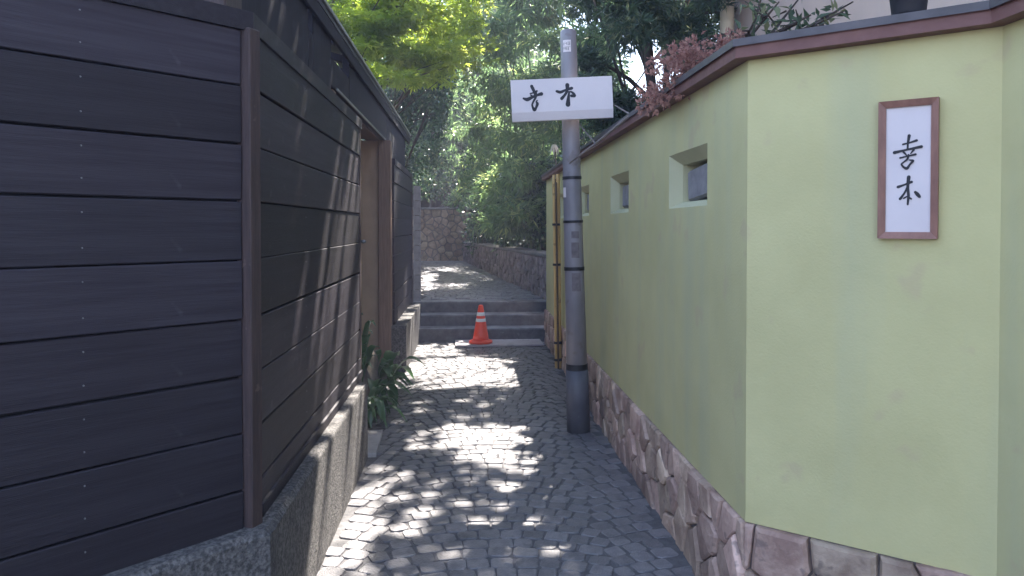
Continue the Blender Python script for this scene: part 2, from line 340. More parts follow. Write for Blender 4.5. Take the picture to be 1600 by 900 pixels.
# ------------------------------------------------------------------ ground, cobbles, steps
g = mesh_obj('ground', [(-900, -900, -.03), (900, -900, -.03), (900, 900, -.03), (-900, 900, -.03)], [(0, 1, 2, 3)], 'soil'); tag(g, kind='structure')
path = thing('cobbled_path', loc=(0, 5, 0), kind='structure')
mesh_obj('joint_bed', [(-2.3, -3, .0075), (2.2, -3, .0075), (2.2, 2.2, .0075), (1.06, 2.6, .0075), (1.06, 9.6, .0075), (-2.3, 9.6, .0075)], [(0, 1, 2, 3, 4, 5)], 'cobble_joint', path)
def sett_vf(cx, cy, w, h, rot, z, rg, nx=0, ny=0):
    cor = []
    ch = rg.uniform(.07, .17)
    for sx, sy in ((1, -1), (1, 1), (-1, 1), (-1, -1)):
        jx = rg.uniform(-.045, .025) * w; jy = rg.uniform(-.045, .025) * h
        x = sx * (w / 2 + jx); y = sy * (h / 2 + jy); cor.append((x, y))
    ring = []
    for i in range(4):
        p, q, r_ = Vector(cor[i - 1]), Vector(cor[i]), Vector(cor[(i + 1) % 4])
        ring += [q.lerp(p, ch), q.lerp(r_, ch)]
    tx = rg.uniform(-.035, .035); ty = rg.uniform(-.035, .035); dz = rg.uniform(-.002, .003)
    v = []; ca, sa = math.cos(rot), math.sin(rot)
    for s, zz in ((1.0, -.025), (.992, .010), (.945, .0135)):
        for p in ring:
            x, y = p.x * s, p.y * s; v.append((cx + x * ca - y * sa, cy + x * sa + y * ca, z + zz + dz + (x * tx + y * ty if zz > 0 else 0)))
    v.append((cx, cy, z + .0145 + dz)); f = []
    for i in range(2):
        for j in range(8): f.append((i * 8 + j, i * 8 + (j + 1) % 8, (i + 1) * 8 + (j + 1) % 8, (i + 1) * 8 + j))
    for j in range(8): f.append((16 + j, 16 + (j + 1) % 8, 24))
    return v, f
def setts(x0, x1, y0, y1, pitch, zf, seed, ok, P=1.06, A=.13):
    rg = random.Random(seed); out = []; rows = int((y1 - y0 + A) / pitch) + 2
    for r in range(-2, rows):
        x = x0 - rg.uniform(0, pitch)
        while x < x1 + pitch:
            w = pitch * rg.uniform(.82, 1.22); cx = x + w / 2; x += w
            u = ((cx + .42) / P) % 1.0 * 2 - 1
            cy = y0 + r * pitch + A * (1 - u * u) + rg.uniform(-.004, .004)
            rot = math.atan(-A * 4 * u / P) * .9
            if ok(cx, cy): out.append(sett_vf(cx, cy, (w - .004) * math.cos(rot) ** .5, pitch * math.cos(rot) ** .5 - .004, rot, zf(cx, cy), rg) + (cx, cy))
    return out
def in_path(x, y):
    if y > 9.53: return False
    if y < 2.62: return -.7 + (y - 2.5) * .97 * (y < 2.5) < x < 1.5 - (y - 2.1) * .8
    return (-.625 < x < .945) or (4.98 < y < 7.5 and -.95 < x <= -.6)
ss = setts(-1.6, 1.3, 1.2, 9.5, .101, lambda x, y: -.0030 * max(0, min(1, (x - .42) / .25)) * max(0, min(1, (6.2 - y) / 1.2)), 5, in_path)
vis = sorted([s for s in ss if s[3] > 3.05], key=lambda s: s[3])
single = vis[:298]; sid = set(id(s) for s in single)
for s in single: mesh_obj('cobblestone', s[0], s[1], 'cobble', path, False, (s[2], s[3], 0))
mb = MB()
for s in ss:
    if id(s) not in sid: mb.add(s[0], s[1])
tag(mb.build('cobblestones', 'cobble', path), kind='stuff')
# upper path
UP0 = (-.72, 10.15); zup = lambda x, y: .46 + (y - 10.15) * .017
up = thing('upper_path', loc=(-.4, 14, .5), kind='structure')
lx = lambda y: -.655 - (y - 10.2) * .068; rx = lambda y: 1.117 - .1433 * (y - 10.3)
mesh_obj('joint_bed', [(-.75, 10.4, .462), (1.2, 10.4, .462), (-.1, 19.1, .61), (-3.5, 19.1, .61), (-3.5, 18.9, .608), (-1.4, 18.9, .608)], [(0, 1, 2, 3, 4, 5)], 'cobble_joint', up)
mb = MB()
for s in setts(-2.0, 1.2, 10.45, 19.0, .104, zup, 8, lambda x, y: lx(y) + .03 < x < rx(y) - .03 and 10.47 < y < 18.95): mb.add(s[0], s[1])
tag(mb.build('cobblestones', 'cobble_skylit', up), kind='stuff')
st = thing('stone_steps', 'three dark stone steps with worn edges and light painted on the treads behind the orange cone', 'steps', (.15, 9.9, 0))
for i, (y, z0, z1) in enumerate(((9.57, -.02, .17), (9.86, .15, .315), (10.15, .29, .463))):
    rg = random.Random(40 + i); cuts = [-.78, 1.25]
    for a, b in zip(cuts, cuts[1:]): box('step_slab', (a + .003, y + rg.uniform(-.004, .004), z0), (b - .003, y + .33, z1 + rg.uniform(-.003, .003)), 'step', st, .012)
    for a, b in zip(cuts, cuts[1:]): box('lit_worn_tread', (a + .014, y + .012, z1 - .004), (b - .014, y + .32, z1 + .0065), 'tread', st, .002)  # paler top slab paints the light on the worn treads
tag(box('board', (0, 0, 0), (1.09, .42, .022), 'board', None, .003, Matrix.Translation((-.17, 9.06, .021)) @ Matrix.Rotation(R(1.2), 4, 'Z') @ Matrix.Rotation(R(.6), 4, 'X')), 'pale pinkish board lying flat on the cobbles at the foot of the steps', 'board')
# ------------------------------------------------------------------ right: green wall
XA = .99; YA = 2.586; YE = 9.45; ZT = 2.09; ZB = .44
dB = Vector((.769, -.639, 0)); nB = Vector((-.639, -.769, 0)); LB = .756
cB = Vector((XA, YA, 0)); eB = cB + dB * LB
wall = thing('garden_wall', 'pale green plaster garden wall with four small openings above a stone foot', 'wall', (XA, 5, 0))
wins = [(3.03 + 1.52 * i, 3.62 + 1.52 * i) for i in range(4)]; W0, W1 = 1.588, 1.848
mb = MB(); ys = [YA] + [y for ab in wins for y in ab] + [YE]
def quadA(y0, y1, z0, z1): mb.add([(XA, y0, z0), (XA, y0, z1), (XA, y1, z1), (XA, y1, z0)], [(0, 1, 2, 3)])
for i in range(len(ys) - 1):
    if i % 2 == 0: quadA(ys[i], ys[i + 1], W0, W1)
quadA(YA, YE, ZB, W0); quadA(YA, YE, W1, ZT)
def vq(a, b, z0, z1): mb.add([(a.x, a.y, z0), (a.x, a.y, z1), (b.x, b.y, z1), (b.x, b.y, z0)], [(0, 1, 2, 3)])
vq(eB, cB, ZB, ZT); vq(Vector((eB.x, -3, 0)), eB, ZB, ZT)
mb.add([(XA, YE, 0), (XA, YE, ZT), (XA + .3, YE, ZT), (XA + .3, YE, 0)], [(0, 1, 2, 3)])
mb.add([(XA + .3, YE, 0), (XA + .3, YE, ZT), (XA + .3, YA + .2, ZT), (eB.x + .3, eB.y + .2, ZT), (eB.x + .3, -3, ZT), (eB.x + .3, -3, 0), (eB.x + .3, eB.y + .2, 0), (XA + .3, YA + .2, 0)],
       [(0, 1, 2, 7), (7, 2, 3, 6), (6, 3, 4, 5)])
mb.build('plaster', 'plaster', wall)
for k, (a, b) in enumerate(wins):
    d = .05; i0, i1, j0, j1 = a + .02, b - .07, W0 + .03, W1 - .05
    o4 = [(XA, a, W0), (XA, b, W0), (XA, b, W1), (XA, a, W1)]; n4 = [(XA + d, i0, j0), (XA + d, i1, j0), (XA + d, i1, j1), (XA + d, i0, j1)]
    f4 = [(XA + .26, i0, j0), (XA + .26, i1, j0), (XA + .26, i1, j1), (XA + .26, i0, j1)]
    wmb = MB(); wmb.add(o4 + n4 + f4, [(0, 1, 5, 4), (1, 2, 6, 5), (2, 3, 7, 6), (3, 0, 4, 7), (4, 5, 9, 8), (5, 6, 10, 9), (6, 7, 11, 10), (7, 4, 8, 11)])
    wo = wmb.build('window', 'plaster_in', wall)
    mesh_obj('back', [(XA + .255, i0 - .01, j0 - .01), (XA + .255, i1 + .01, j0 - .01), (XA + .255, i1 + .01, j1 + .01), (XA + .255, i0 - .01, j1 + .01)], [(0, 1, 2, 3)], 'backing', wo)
    fm = Matrix.Translation((XA + .058, (i0 + i1) / 2, j0 + .012)) @ Matrix.Rotation(R(-4 + k * 3), 4, 'X')
    box('block', (0, -.19, .0), (.12, .2, .15), 'block', wo, .012, fm)
# stones
def voronoi(rect, pts, gap):
    x0, x1, y0, y1 = rect; cells = []
    for i, p in enumerate(pts):
        poly = [(x0, y0), (x1, y0), (x1, y1), (x0, y1)]
        near = sorted(range(len(pts)), key=lambda j: (pts[j][0] - p[0]) ** 2 + (pts[j][1] - p[1]) ** 2)[1:22]
        for j in near:
            q = pts[j]; dx, dy = q[0] - p[0], q[1] - p[1]; L = math.hypot(dx, dy) + 1e-9; dx /= L; dy /= L; lim = L / 2 - gap / 2
            nw = []
            for a, b in zip(poly, poly[1:] + poly[:1]):
                da = (a[0] - p[0]) * dx + (a[1] - p[1]) * dy - lim; db = (b[0] - p[0]) * dx + (b[1] - p[1]) * dy - lim
                if da <= 0: nw.append(a)
                if da * db < 0:
                    t = da / (da - db); nw.append((a[0] + (b[0] - a[0]) * t, a[1] + (b[1] - a[1]) * t))
            poly = nw
            if len(poly) < 3: break
        if len(poly) >= 3: cells.append(poly)
    return cells
def stone_field(parent, mat, origin, U, V, Nv, rect, sx, sy, gap, seed, proud=(.010, .034), name='stone', jit=.42, joined=False, edge=.002):
    rg = random.Random(seed); x0, x1, y0, y1 = rect; pts = []
    nx = max(1, round((x1 - x0) / sx)); ny = max(1, round((y1 - y0) / sy))
    for r in range(ny):
        for c in range(nx + 1):
            pts.append((x0 + (c + .5 * (r % 2) + rg.uniform(-jit, jit)) * (x1 - x0) / nx, y0 + (r + .5 + rg.uniform(-jit, jit)) * (y1 - y0) / ny))
    O = Vector(origin); U, V, Nv = Vector(U), Vector(V), Vector(Nv); allm = MB()
    for poly in voronoi((x0 + edge, x1 - edge, y0 + edge, y1 - edge), pts, gap):
        n = len(poly); P2 = []
        for i in range(n):                                         # roughen each edge with a middle point
            a, b = poly[i], poly[(i + 1) % n]; P2.append(a); L = math.hypot(b[0] - a[0], b[1] - a[1])
            if L > .03: k = rg.uniform(-.06, .06) * L; P2.append(((a[0] + b[0]) / 2 - (b[1] - a[1]) / L * k * .5, (a[1] + b[1]) / 2 + (b[0] - a[0]) / L * k * .5))
        n = len(P2); cx = sum(p[0] for p in P2) / n; cy = sum(p[1] for p in P2) / n
        h = rg.uniform(*proud); tx = rg.uniform(-.05, .05); ty = rg.uniform(-.05, .05); v = []
        for s, hh in ((1, -.02), (.98, h * .55), (.86, h)):
            for (a, b) in P2:
                a2, b2 = cx + (a - cx) * s, cy + (b - cy) * s; q = hh + ((a2 - cx) * tx + (b2 - cy) * ty if hh > 0 else 0) + (rg.uniform(-.002, .002) if hh > 0 else 0)
                v.append(O + U * a2 + V * b2 + Nv * q)
        v.append(O + U * cx + V * cy + Nv * (h + rg.uniform(.0, .006)))
        f = []
        for i in range(2):
            for j in range(n): f.append((i * n + j, i * n + (j + 1) % n, (i + 1) * n + (j + 1) % n, (i + 1) * n + j))
        for j in range(n): f.append((2 * n + j, 2 * n + (j + 1) % n, 3 * n))
        if joined: allm.add(v, f)
        else: mesh_obj(name, v, f, mat, parent, False, O + U * cx + V * cy)
    if joined: return tag(allm.build(name + 's', mat, parent), kind='stuff')
XS = XA + .006
mb = MB(); b2 = cB + Vector((.006, 0, 0)) - nB * .006; e2 = eB + Vector((.008, 0, 0))
mb.add([(XS, YE, 0), (XS, YE, ZB), (XS, b2.y, ZB), (XS, b2.y, 0), (e2.x, e2.y, ZB), (e2.x, e2.y, 0), (e2.x, -3, ZB), (e2.x, -3, 0)], [(0, 1, 2, 3), (3, 2, 4, 5), (5, 4, 6, 7)])
mb.build('mortar_bed', 'mortar', wall)
stone_field(wall, 'basestone', (XA, YA, 0), (0, 1, 0), (0, 0, 1), (-1, 0, 0), (.0, 6.86, -.01, ZB), .135, .15, .007, 11)
stone_field(wall, 'basestone', cB, dB, (0, 0, 1), nB, (.0, LB, -.01, ZB), .15, .13, .007, 14)
stone_field(wall, 'basestone', (eB.x, -.5, 0), (0, 1, 0), (0, 0, 1), (-1, 0, 0), (.0, eB.y + .5, -.01, ZB), .19, .15, .010, 16)
# coping
def sweep(parent, name, mat, path2, prof):
    """profile (offset outwards, z) carried along a plan path (outward = left of travel here)"""
    pts = [Vector(p) for p in path2]; v = []; f = []; n = len(prof)
    for i, p in enumerate(pts):
        d0 = (pts[i] - pts[i - 1]).normalized() if i else (pts[1] - pts[0]).normalized(); d1 = (pts[i + 1] - pts[i]).normalized() if i < len(pts) - 1 else d0
        n0 = Vector((-d0.y, d0.x)); n1 = Vector((-d1.y, d1.x)); m = (n0 + n1).normalized(); m /= max(.3, m.dot(n0))
        for (o, z) in prof: v.append((p.x + m.x * o, p.y + m.y * o, z))
    for i in range(len(pts) - 1):
        for j in range(n): f.append((i * n + j, i * n + (j + 1) % n, (i + 1) * n + (j + 1) % n, (i + 1) * n + j))
    f.append(tuple(range(n))); f.append(tuple(range((len(pts) - 1) * n, len(pts) * n)))
    return mesh_obj(name, v, f, mat, parent)
cp = [(eB.x, -3), (eB.x, eB.y), (XA, YA), (XA, YE + .05)]
sweep(wall, 'soffit_board', 'soffit', cp, [(.055, ZT + .001), (.055, ZT + .045), (-.33, ZT + .045), (-.33, ZT + .001)])
sweep(wall, 'coping', 'coping', cp, [(.066, ZT + .040), (.066, ZT + .066), (-.1, ZT + .095), (-.34, ZT + .08), (-.34, ZT + .048), (.05, ZT + .048)])
# plaque on the end face of the wall
def strokes(name, parent, frame, sts, mat='ink', z=0, th=.0012, sc=1.0):
    mb = MB()
    for si, s in enumerate(sts):
        pts = []
        for a, b in zip(s, s[1:]):
            for k in range(5): t = k / 5; pts.append([a[i] + (b[i] - a[i]) * t for i in range(3)])
        pts.append(list(s[-1]))
        for _ in range(2):
            q = [pts[0]] + [[(pts[i - 1][c] + 2 * pts[i][c] + pts[i + 1][c]) / 4 for c in range(3)] for i in range(1, len(pts) - 1)] + [pts[-1]]; pts = q
        zz = z + th + si * .00025
        for i, (x, y, w_) in enumerate(pts):
            a = pts[max(i - 1, 0)]; b = pts[min(i + 1, len(pts) - 1)]; d = Vector((b[0] - a[0], b[1] - a[1])); d = d.normalized() if d.length > 0 else Vector((1, 0)); nn = Vector((-d.y, d.x)) * w_ / 2
            pts[i] = (x, y, w_, nn)
        v = []; f = []
        for (x, y, w_, nn) in pts: v += [frame @ Vector((x + nn.x, y + nn.y, zz)), frame @ Vector((x - nn.x, y - nn.y, zz))]
        for i in range(len(pts) - 1): f.append((2 * i, 2 * i + 1, 2 * i + 3, 2 * i + 2))
        mb.add(v, f)
        for e, p in enumerate((pts[0], pts[-1])):
            mb.add([frame @ Vector((p[0] + math.cos(2 * math.pi * k / 10) * p[2] / 2, p[1] + math.sin(2 * math.pi * k / 10) * p[2] / 2, zz + .0001 + e * .00008)) for k in range(10)], [tuple(range(10))])
    return mb.build(name, mat, parent)
pl = thing('plaque', 'tall white calligraphy plaque in red brown frame on the green wall', 'plaque', tuple(cB + dB * .512 + nB * .01 + Vector((0, 0, 1.68))))
pw, ph = .084, .2175; pf = frame_m(cB + dB * .512 + nB * .002 + Vector((0, 0, 1.679)), dB, (0, 0, 1), nB)
def mitre(poly, z0=.0, z1=.024, inner=()):
    n = len(poly); v = [(p[0], p[1], z0) for p in poly] + [(p[0], p[1], z1 - (.008 if i in inner else 0)) for i, p in enumerate(poly)]
    return [pf @ Vector(x) for x in v], [tuple(range(n, 2 * n))] + [(i, (i + 1) % n, n + (i + 1) % n, n + i) for i in range(n)]
fw = .021; a, b, c, d = pw, ph, pw - fw, ph - fw
e = .0006
for poly in ([(-a, b), (-c, d), (c, d), (a, b)], [(-a, -b), (a, -b), (c, -d), (-c, -d)], [(-a, b - e), (-a, -b + e), (-c, -d + e), (-c, d - e)], [(a, b - e), (c, d - e), (c, -d + e), (a, -b + e)]):
    inner = [i for i, p in enumerate(poly) if abs(p[0]) < a - .001]
    mesh_obj('frame_rail', *mitre(poly, inner=inner), 'frame', pl)
box('panel', (-c - .002, -d - .002, .001), (c + .002, d + .002, .010), 'paper', pl, 0, pf)
def cvt(sts, cx, cy, k, wk=1): return [[((x - cx) * k, -(y - cy) * k, w_ * k * wk) for (x, y, w_) in s] for s in sts]
KO = [[(268, 279, 13), (265, 300, 11), (262, 322, 9)], [(240, 322, 8), (270, 316, 7), (302, 306, 11)], [(262, 318, 8), (262, 335, 8), (261, 350, 8)], [(201, 362, 14), (250, 352, 8), (324, 339, 13)],
      [(243, 362, 9), (250, 370, 8), (256, 378, 6)], [(290, 353, 9), (282, 363, 7), (276, 372, 5)], [(228, 391, 8), (262, 384, 6), (298, 377, 10)],
      [(266, 378, 9), (262, 400, 9), (246, 412, 7), (232, 424, 7), (244, 440, 9), (260, 449, 13), (272, 428, 8), (290, 408, 11), (270, 404, 5)]]
HON = [[(219, 541, 11), (250, 530, 7), (281, 517, 10)], [(268, 491, 13), (263, 540, 10), (268, 590, 10), (264, 632, 7)], [(263, 540, 7), (250, 572, 7), (229, 603, 10)], [(246, 600, 6), (262, 590, 6), (280, 604, 7)], [(299, 570, 10), (308, 580, 14), (317, 593, 11)]]
kk = (2 * ph) / 713; cxp, cyp = 264, 452
strokes('character', pl, pf, cvt(KO, cxp, cyp, kk, 1.2), z=.010); strokes('character', pl, pf, cvt(HON, cxp, cyp, kk, 1.35), z=.010)
# ------------------------------------------------------------------ utility pole and its sign
pb = Vector((.795, 5.33, 0)); ptop = Vector((.715, 5.33, 2.915)); pv = (ptop - pb)
pole = thing('utility_pole', 'slim leaning grey steel pole with black bands at the green wall', 'pole', tuple(pb))
def rp(t): return .079 - .021 * t / 2.915
def pz(z): return pb + pv * (z / 2.915)
mesh_obj('shaft', *tube_vf([pz(z) for z in (.3, 1, 1.8, 2.5, 2.9, 2.915)], [rp(.3), rp(1), rp(1.8), rp(2.5), rp(2.9), rp(2.9) - .008], 28), 'steel', pole, True)
mesh_obj('sleeve', *tube_vf([pz(z) for z in (-.02, .3, .46)], [.085, .0835, .082], 28), 'steel_low', pole, True)
for z, h in ((.478, .05), (1.195, .026), (1.535, .018), (1.85, .022)):
    mesh_obj('band', *tube_vf([pz(z - h / 2), pz(z + h / 2)], [rp(z) + .004] * 2, 28), 'band', pole)
for z in (2.36, .95): mesh_obj('seam', *tube_vf([pz(z - .004), pz(z + .004)], [rp(z) + .0015] * 2, 28), 'steel', pole)
fd = Vector((-.15, -1, 0)).normalized()
def patch_on_pole(name, mat, z, a0, a1, h, proud):
    v = []; f = []
    for i in range(6):
        a = R(a0 + (a1 - a0) * i / 5); d = Vector((math.sin(a), -math.cos(a), 0))
        for zz in (z - h / 2, z + h / 2): v.append(pz(zz) + d * (rp(zz) + proud))
    for i in range(5): f.append((2 * i, 2 * i + 2, 2 * i + 3, 2 * i + 1))
    return mesh_obj(name, v, f, mat, pole)
patch_on_pole('sticker', 'sign', 2.79, -48, 8, .085, .002)
mb = MB(); rg = random.Random(3)
for row, zc in enumerate((2.807, 2.772)):
    for k in range(5):
        a = R(-40 + k * 10); d = Vector((math.sin(a), -math.cos(a), 0)); s = Vector((math.cos(a), math.sin(a), 0)); q = pz(zc) + d * (rp(zc) + .0035)
        for seg in ([(-.004, .010), (.004, .010)], [(-.004, -.01), (.004, -.01)], [(0, -.01), (0, .01)], [(-.004, 0), (.004, 0)]):
            if rg.random() < .3: continue
            (x0, y0), (x1, y1) = seg; e_ = .0012
            if y0 == y1: mb.add([q + s * x0 + Vector((0, 0, y0 - e_)), q + s * x1 + Vector((0, 0, y0 - e_)), q + s * x1 + Vector((0, 0, y0 + e_)), q + s * x0 + Vector((0, 0, y0 + e_))], [(0, 1, 2, 3)])
            else: mb.add([q + s * (x0 - e_) + d * .0002 + Vector((0, 0, y0)), q + s * (x0 + e_) + d * .0002 + Vector((0, 0, y0)), q + s * (x0 + e_) + d * .0002 + Vector((0, 0, y1)), q + s * (x0 - e_) + d * .0002 + Vector((0, 0, y1))], [(0, 1, 2, 3)])
mb.build('print', 'ink', pole)
patch_on_pole('tape', 'sign', 1.745, -80, -50, .07, .002)
patch_on_pole('residue', 'stain', 1.33, -22, 25, .11, .0015); patch_on_pole('residue', 'stain', 1.10, -24, 28, .13, .0015); patch_on_pole('residue', 'stain', 1.44, -20, 25, .05, .0015)
# sign board
sg = thing('sign', 'white horizontal signboard with two brushed black characters strapped to the utility pole', 'sign', (.70, 5.2, 2.42))
syaw = R(-3.0); su = Vector((math.cos(syaw), math.sin(syaw), 0)); sn = Vector((math.sin(syaw), -math.cos(syaw), 0)); roll = R(2.6)
uu = su * math.cos(roll) + Vector((0, 0, 1)) * math.sin(roll); vv = -su * math.sin(roll) + Vector((0, 0, 1)) * math.cos(roll)
SD = 5.165
def at(px, py, depth):                                             # a direction of the photograph turned into a place at that depth
    a = math.atan((px - 800) / 1155.6) + R(3.32); x = math.sin(a) / math.cos(a - R(3.32)) * depth; y = math.cos(a) / math.cos(a - R(3.32)) * depth
    return Vector((x, y, 1.5 + (354 - py) / 1155.6 * depth))
sc_ = at(878, 155, SD); sf = frame_m(sc_, uu, vv, sn); hw, hh = 158 / 2 * SD / 1155.6, 64 / 2 * SD / 1155.6
mb = MB(); d0 = .05
mb.add([sf @ Vector(p) for p in ((-hw, -hh, -d0), (hw, -hh, -d0), (hw, hh, -d0), (-hw, hh, -d0), (-hw, hh, 0), (hw, hh, 0), (hw, -hh + .058, 0), (-hw, -hh + .058, 0), (-hw, -hh, -.016), (hw, -hh, -.016))],
       [(0, 3, 2, 1), (3, 4, 5, 2), (4, 7, 6, 5), (7, 8, 9, 6), (8, 0, 1, 9), (0, 8, 7, 4, 3), (1, 2, 5, 6, 9)])
mb.build('panel', 'sign', sg)
k8 = SD / 1155.6 / 8
KO2 = [[(408, 262, 26), (425, 300, 26), (442, 345, 22), (446, 372, 16)], [(385, 352, 10), (420, 345, 12), (470, 324, 16)], [(300, 408, 16), (345, 428, 32), (420, 392, 22), (480, 372, 20), (525, 362, 30)], [(392, 370, 12), (430, 400, 16), (470, 384, 12)],
       [(458, 330, 18), (455, 400, 18), (425, 445, 16), (402, 490, 15), (412, 530, 18), (430, 558, 32), (452, 530, 18), (472, 482, 26), (455, 455, 12), (470, 440, 10)]]
HON2 = [[(718, 338, 22), (762, 354, 26), (830, 326, 18), (905, 308, 26)], [(852, 266, 34), (852, 310, 30), (838, 360, 22), (810, 395, 22), (776, 430, 28)], [(872, 352, 14), (858, 430, 26), (850, 508, 40)], [(862, 352, 12), (900, 352, 16), (930, 380, 22), (942, 408, 24), (898, 402, 24)]]
strokes('character', sg, sf, cvt(KO2, 780, 432, k8, 1.55), th=.0015); strokes('character', sg, sf, cvt(HON2, 780, 432, k8, 1.5), th=.0015)
for dz in (-.07, .07): mesh_obj('strap', *tube_vf([pz(2.40 + dz - .012), pz(2.40 + dz + .012)], [rp(2.4) + .006] * 2, 24), 'steel', sg)
box('bracket', (.02, -.02, -.075), (.14, .02, -.045), 'steel', sg, .003, sf)
# ------------------------------------------------------------------ bamboo bundle, cone
bb = thing('bamboo_bundle', 'upright bundle of tan bamboo poles tied together against the green wall', 'bamboo poles', (.93, 7.7, 0))
def bpole(x, y, h, r, lean, mat, seed):
    rg = random.Random(seed); pts = []; rad = []; z = 0
    while z < h:
        t = z / h; pts += [(x + lean * t, y, z), (x + lean * (z + .012) / h, y, z + .012), (x + lean * (z + .024) / h, y, z + .024)]; rad += [r, r * 1.14, r]; z += rg.uniform(.22, .32)
    pts.append((x + lean, y, h)); rad.append(r * .97)
    return mesh_obj('bamboo_pole', *tube_vf(pts, rad, 12), mat, bb, True)
bpole(.912, 7.70, 2.04, .015, -.03, 'bamboo', 1); bpole(.953, 7.73, 2.05, .021, -.022, 'bamboo', 2); bpole(.93, 7.755, 2.0, .016, -.02, 'bamboo_dark', 3); bpole(.932, 7.675, 1.96, .010, -.028, 'bamboo_dark', 4)
for z in (.10, .28, 1.1, 1.52):
    x = .932 - .028 * z / 2; mesh_obj('tie', *tube_vf([(x, 7.71, z - .012), (x, 7.71, z + .012)], [.042, .042], 16), 'band', bb)
cc = (.145, 9.22, .046)
cone = thing('traffic_cone', 'small orange traffic cone with two white bands on the pale board', 'traffic cone', cc)
mesh_obj('base', *lathe_vf(cc, [(.135, 0), (.146, .006), (.146, .026), (.132, .036), (.112, .044), (.104, .046)], 28), 'orange', cone, True)
def cr(z): return .102 - (z - .04) / .436 * .074
mesh_obj('body', *lathe_vf(cc, [(cr(.04), .04), (cr(.1), .1), (cr(.2), .2), (cr(.3), .3), (cr(.4), .4), (cr(.462), .462), (cr(.474) - .006, .474), (.014, .476)], 28), 'orange', cone, True)
for z0, z1 in ((.268, .308), (.342, .386)):
    mesh_obj('white_stripe', *lathe_vf(cc, [(cr(z0) + .0018, z0), (cr(z1) + .0018, z1)], 28), 'white_band', cone, True)
# ------------------------------------------------------------------ left: dark board fences
CZ = [.446, .631, .818, 1.005, 1.194, 1.39, 1.585, 1.770, 1.961, 2.145]
XF = -.73; c0 = Vector((XF, 2.5, 0)); dF = Vector((-.697, -.717, 0)); nF = Vector((.717, -.697, 0))
fence = thing('board_fence', 'near dark stained horizontal board fence turning a corner, on a concrete foot', 'fence', (XF, 2.5, .45))
def boards(parent, origin, U, Nv, length, seed, cz=CZ, split=None):
    rg = random.Random(seed); ang = math.atan2(U.y, U.x); flip = 1 if (Vector((-U.y, U.x, 0))).dot(Nv) > 0 else -1
    for z0, z1 in zip(cz, cz[1:]):
        h = z1 - z0 - .0062; bm_v, bm_f = box_vf((0, -.011, 0), (length, .011, h), .003)
        # a little cup and wander along the lower edge, as in old boards
        me = bpy.data.meshes.new('board'); me.from_pydata([tuple(v) for v in bm_v], [], bm_f); me.materials.append(MAT['fence']); me.update()
        o = bpy.data.objects.new('board', me); COL.objects.link(o); o.parent = parent
        o.location = origin + Vector((0, 0, z0 + .0031 + rg.uniform(-.002, .002))) + Nv * rg.uniform(-.003, .003) - org(parent)
        o.rotation_euler = (R(rg.uniform(-.7, .5)) * flip, R(rg.uniform(-.12, .12)), ang)
L1 = 2.38
boards(fence, c0 + dF * .03, dF, nF, 2.6, 1)
boards(fence, c0 + Vector((0, .03, 0)), Vector((0, 1, 0)), Vector((1, 0, 0)), L1, 2)
mb = MB(); q1 = c0 - nF * .02; q2 = q1 + dF * 2.7
mb.add([(q2.x, q2.y, .44), (q2.x, q2.y, 2.14), (XF - .02, 2.5, 2.14), (XF - .02, 2.5, .44), (XF - .02, 2.5 + L1 + .03, 2.14), (XF - .02, 2.5 + L1 + .03, .44)], [(0, 1, 2, 3), (3, 2, 4, 5)])
mb.build('backing_sheet', 'backing', fence)
fp = Matrix.Translation((XF + .003, 2.5, 0)) @ Matrix.Rotation(R(-22), 4, 'Z')
box('corner_post', (-.03, -.028, .44), (.026, .028, 2.15), 'fence_post', fence, .004, fp)
box('end_post', (XF - .05, 2.5 + L1 + .035, .44), (XF + .014, 2.5 + L1 + .09, 2.15), 'fence_post', fence, .004)
qe = c0 + dF * 2.7
sweep(fence, 'cap_rail', 'fence', [(XF, 2.5 + L1 + .09), (XF, 2.5), (qe.x, qe.y)], [(.022, 2.142), (.022, 2.205), (-.05, 2.21), (-.05, 2.142)])
sweep(fence, 'sill', 'fence', [(XF, 2.5 + L1 + .06), (XF, 2.56)], [(.026, .5065), (.026, .55), (-.012, .556), (-.012, .5065)])
mb = MB()
for t in (.51, 1.6):
    for z0, z1 in zip(CZ, CZ[1:]):
        for zz in (z0 + .05, z1 - .045):
            p = c0 + dF * t + nF * .0125 + Vector((0, 0, zz)); mb.add(*tube_vf([p, p + nF * .0025], [.0028, .0022], 8))
for yy in (3.3, 4.3):
    for z0, z1 in zip(CZ, CZ[1:]):
        for zz in (z0 + .05, z1 - .045):
            p = Vector((XF + .0125, yy, zz)); mb.add(*tube_vf([p, p + Vector((.0025, 0, 0))], [.0026, .002], 8))
tag(mb.build('nails', 'nail', fence), kind='stuff')
mesh_obj('knob', *tube_vf([(XF + .01, 4.93, 1.40), (XF + .035, 4.93, 1.40), (XF + .05, 4.93, 1.40)], [.008, .014, .008], 12), 'nail', fence, True)
fence2 = thing('board_fence', 'far dark board fence between the doorway and the stone steps', 'fence', (XF, 7.75, .45))
boards(fence2, Vector((XF - .06, 7.76, 0)), Vector((0, 1, 0)), Vector((1, 0, 0)), 2.34, 5)
mesh_obj('backing_sheet', [(XF - .08, 7.76, .44), (XF - .08, 7.76, 2.14), (XF - .08, 10.1, 2.14), (XF - .08, 10.1, .44)], [(0, 1, 2, 3)], 'backing', fence2)
sweep(fence2, 'cap_rail', 'fence', [(XF - .06, 10.1), (XF - .06, 7.76)], [(.022, 2.142), (.022, 2.205), (-.05, 2.21), (-.05, 2.142)])
box('end_post', (XF - .10, 10.12, .44), (XF - .04, 10.17, 2.15), 'fence_post', fence2, .004)
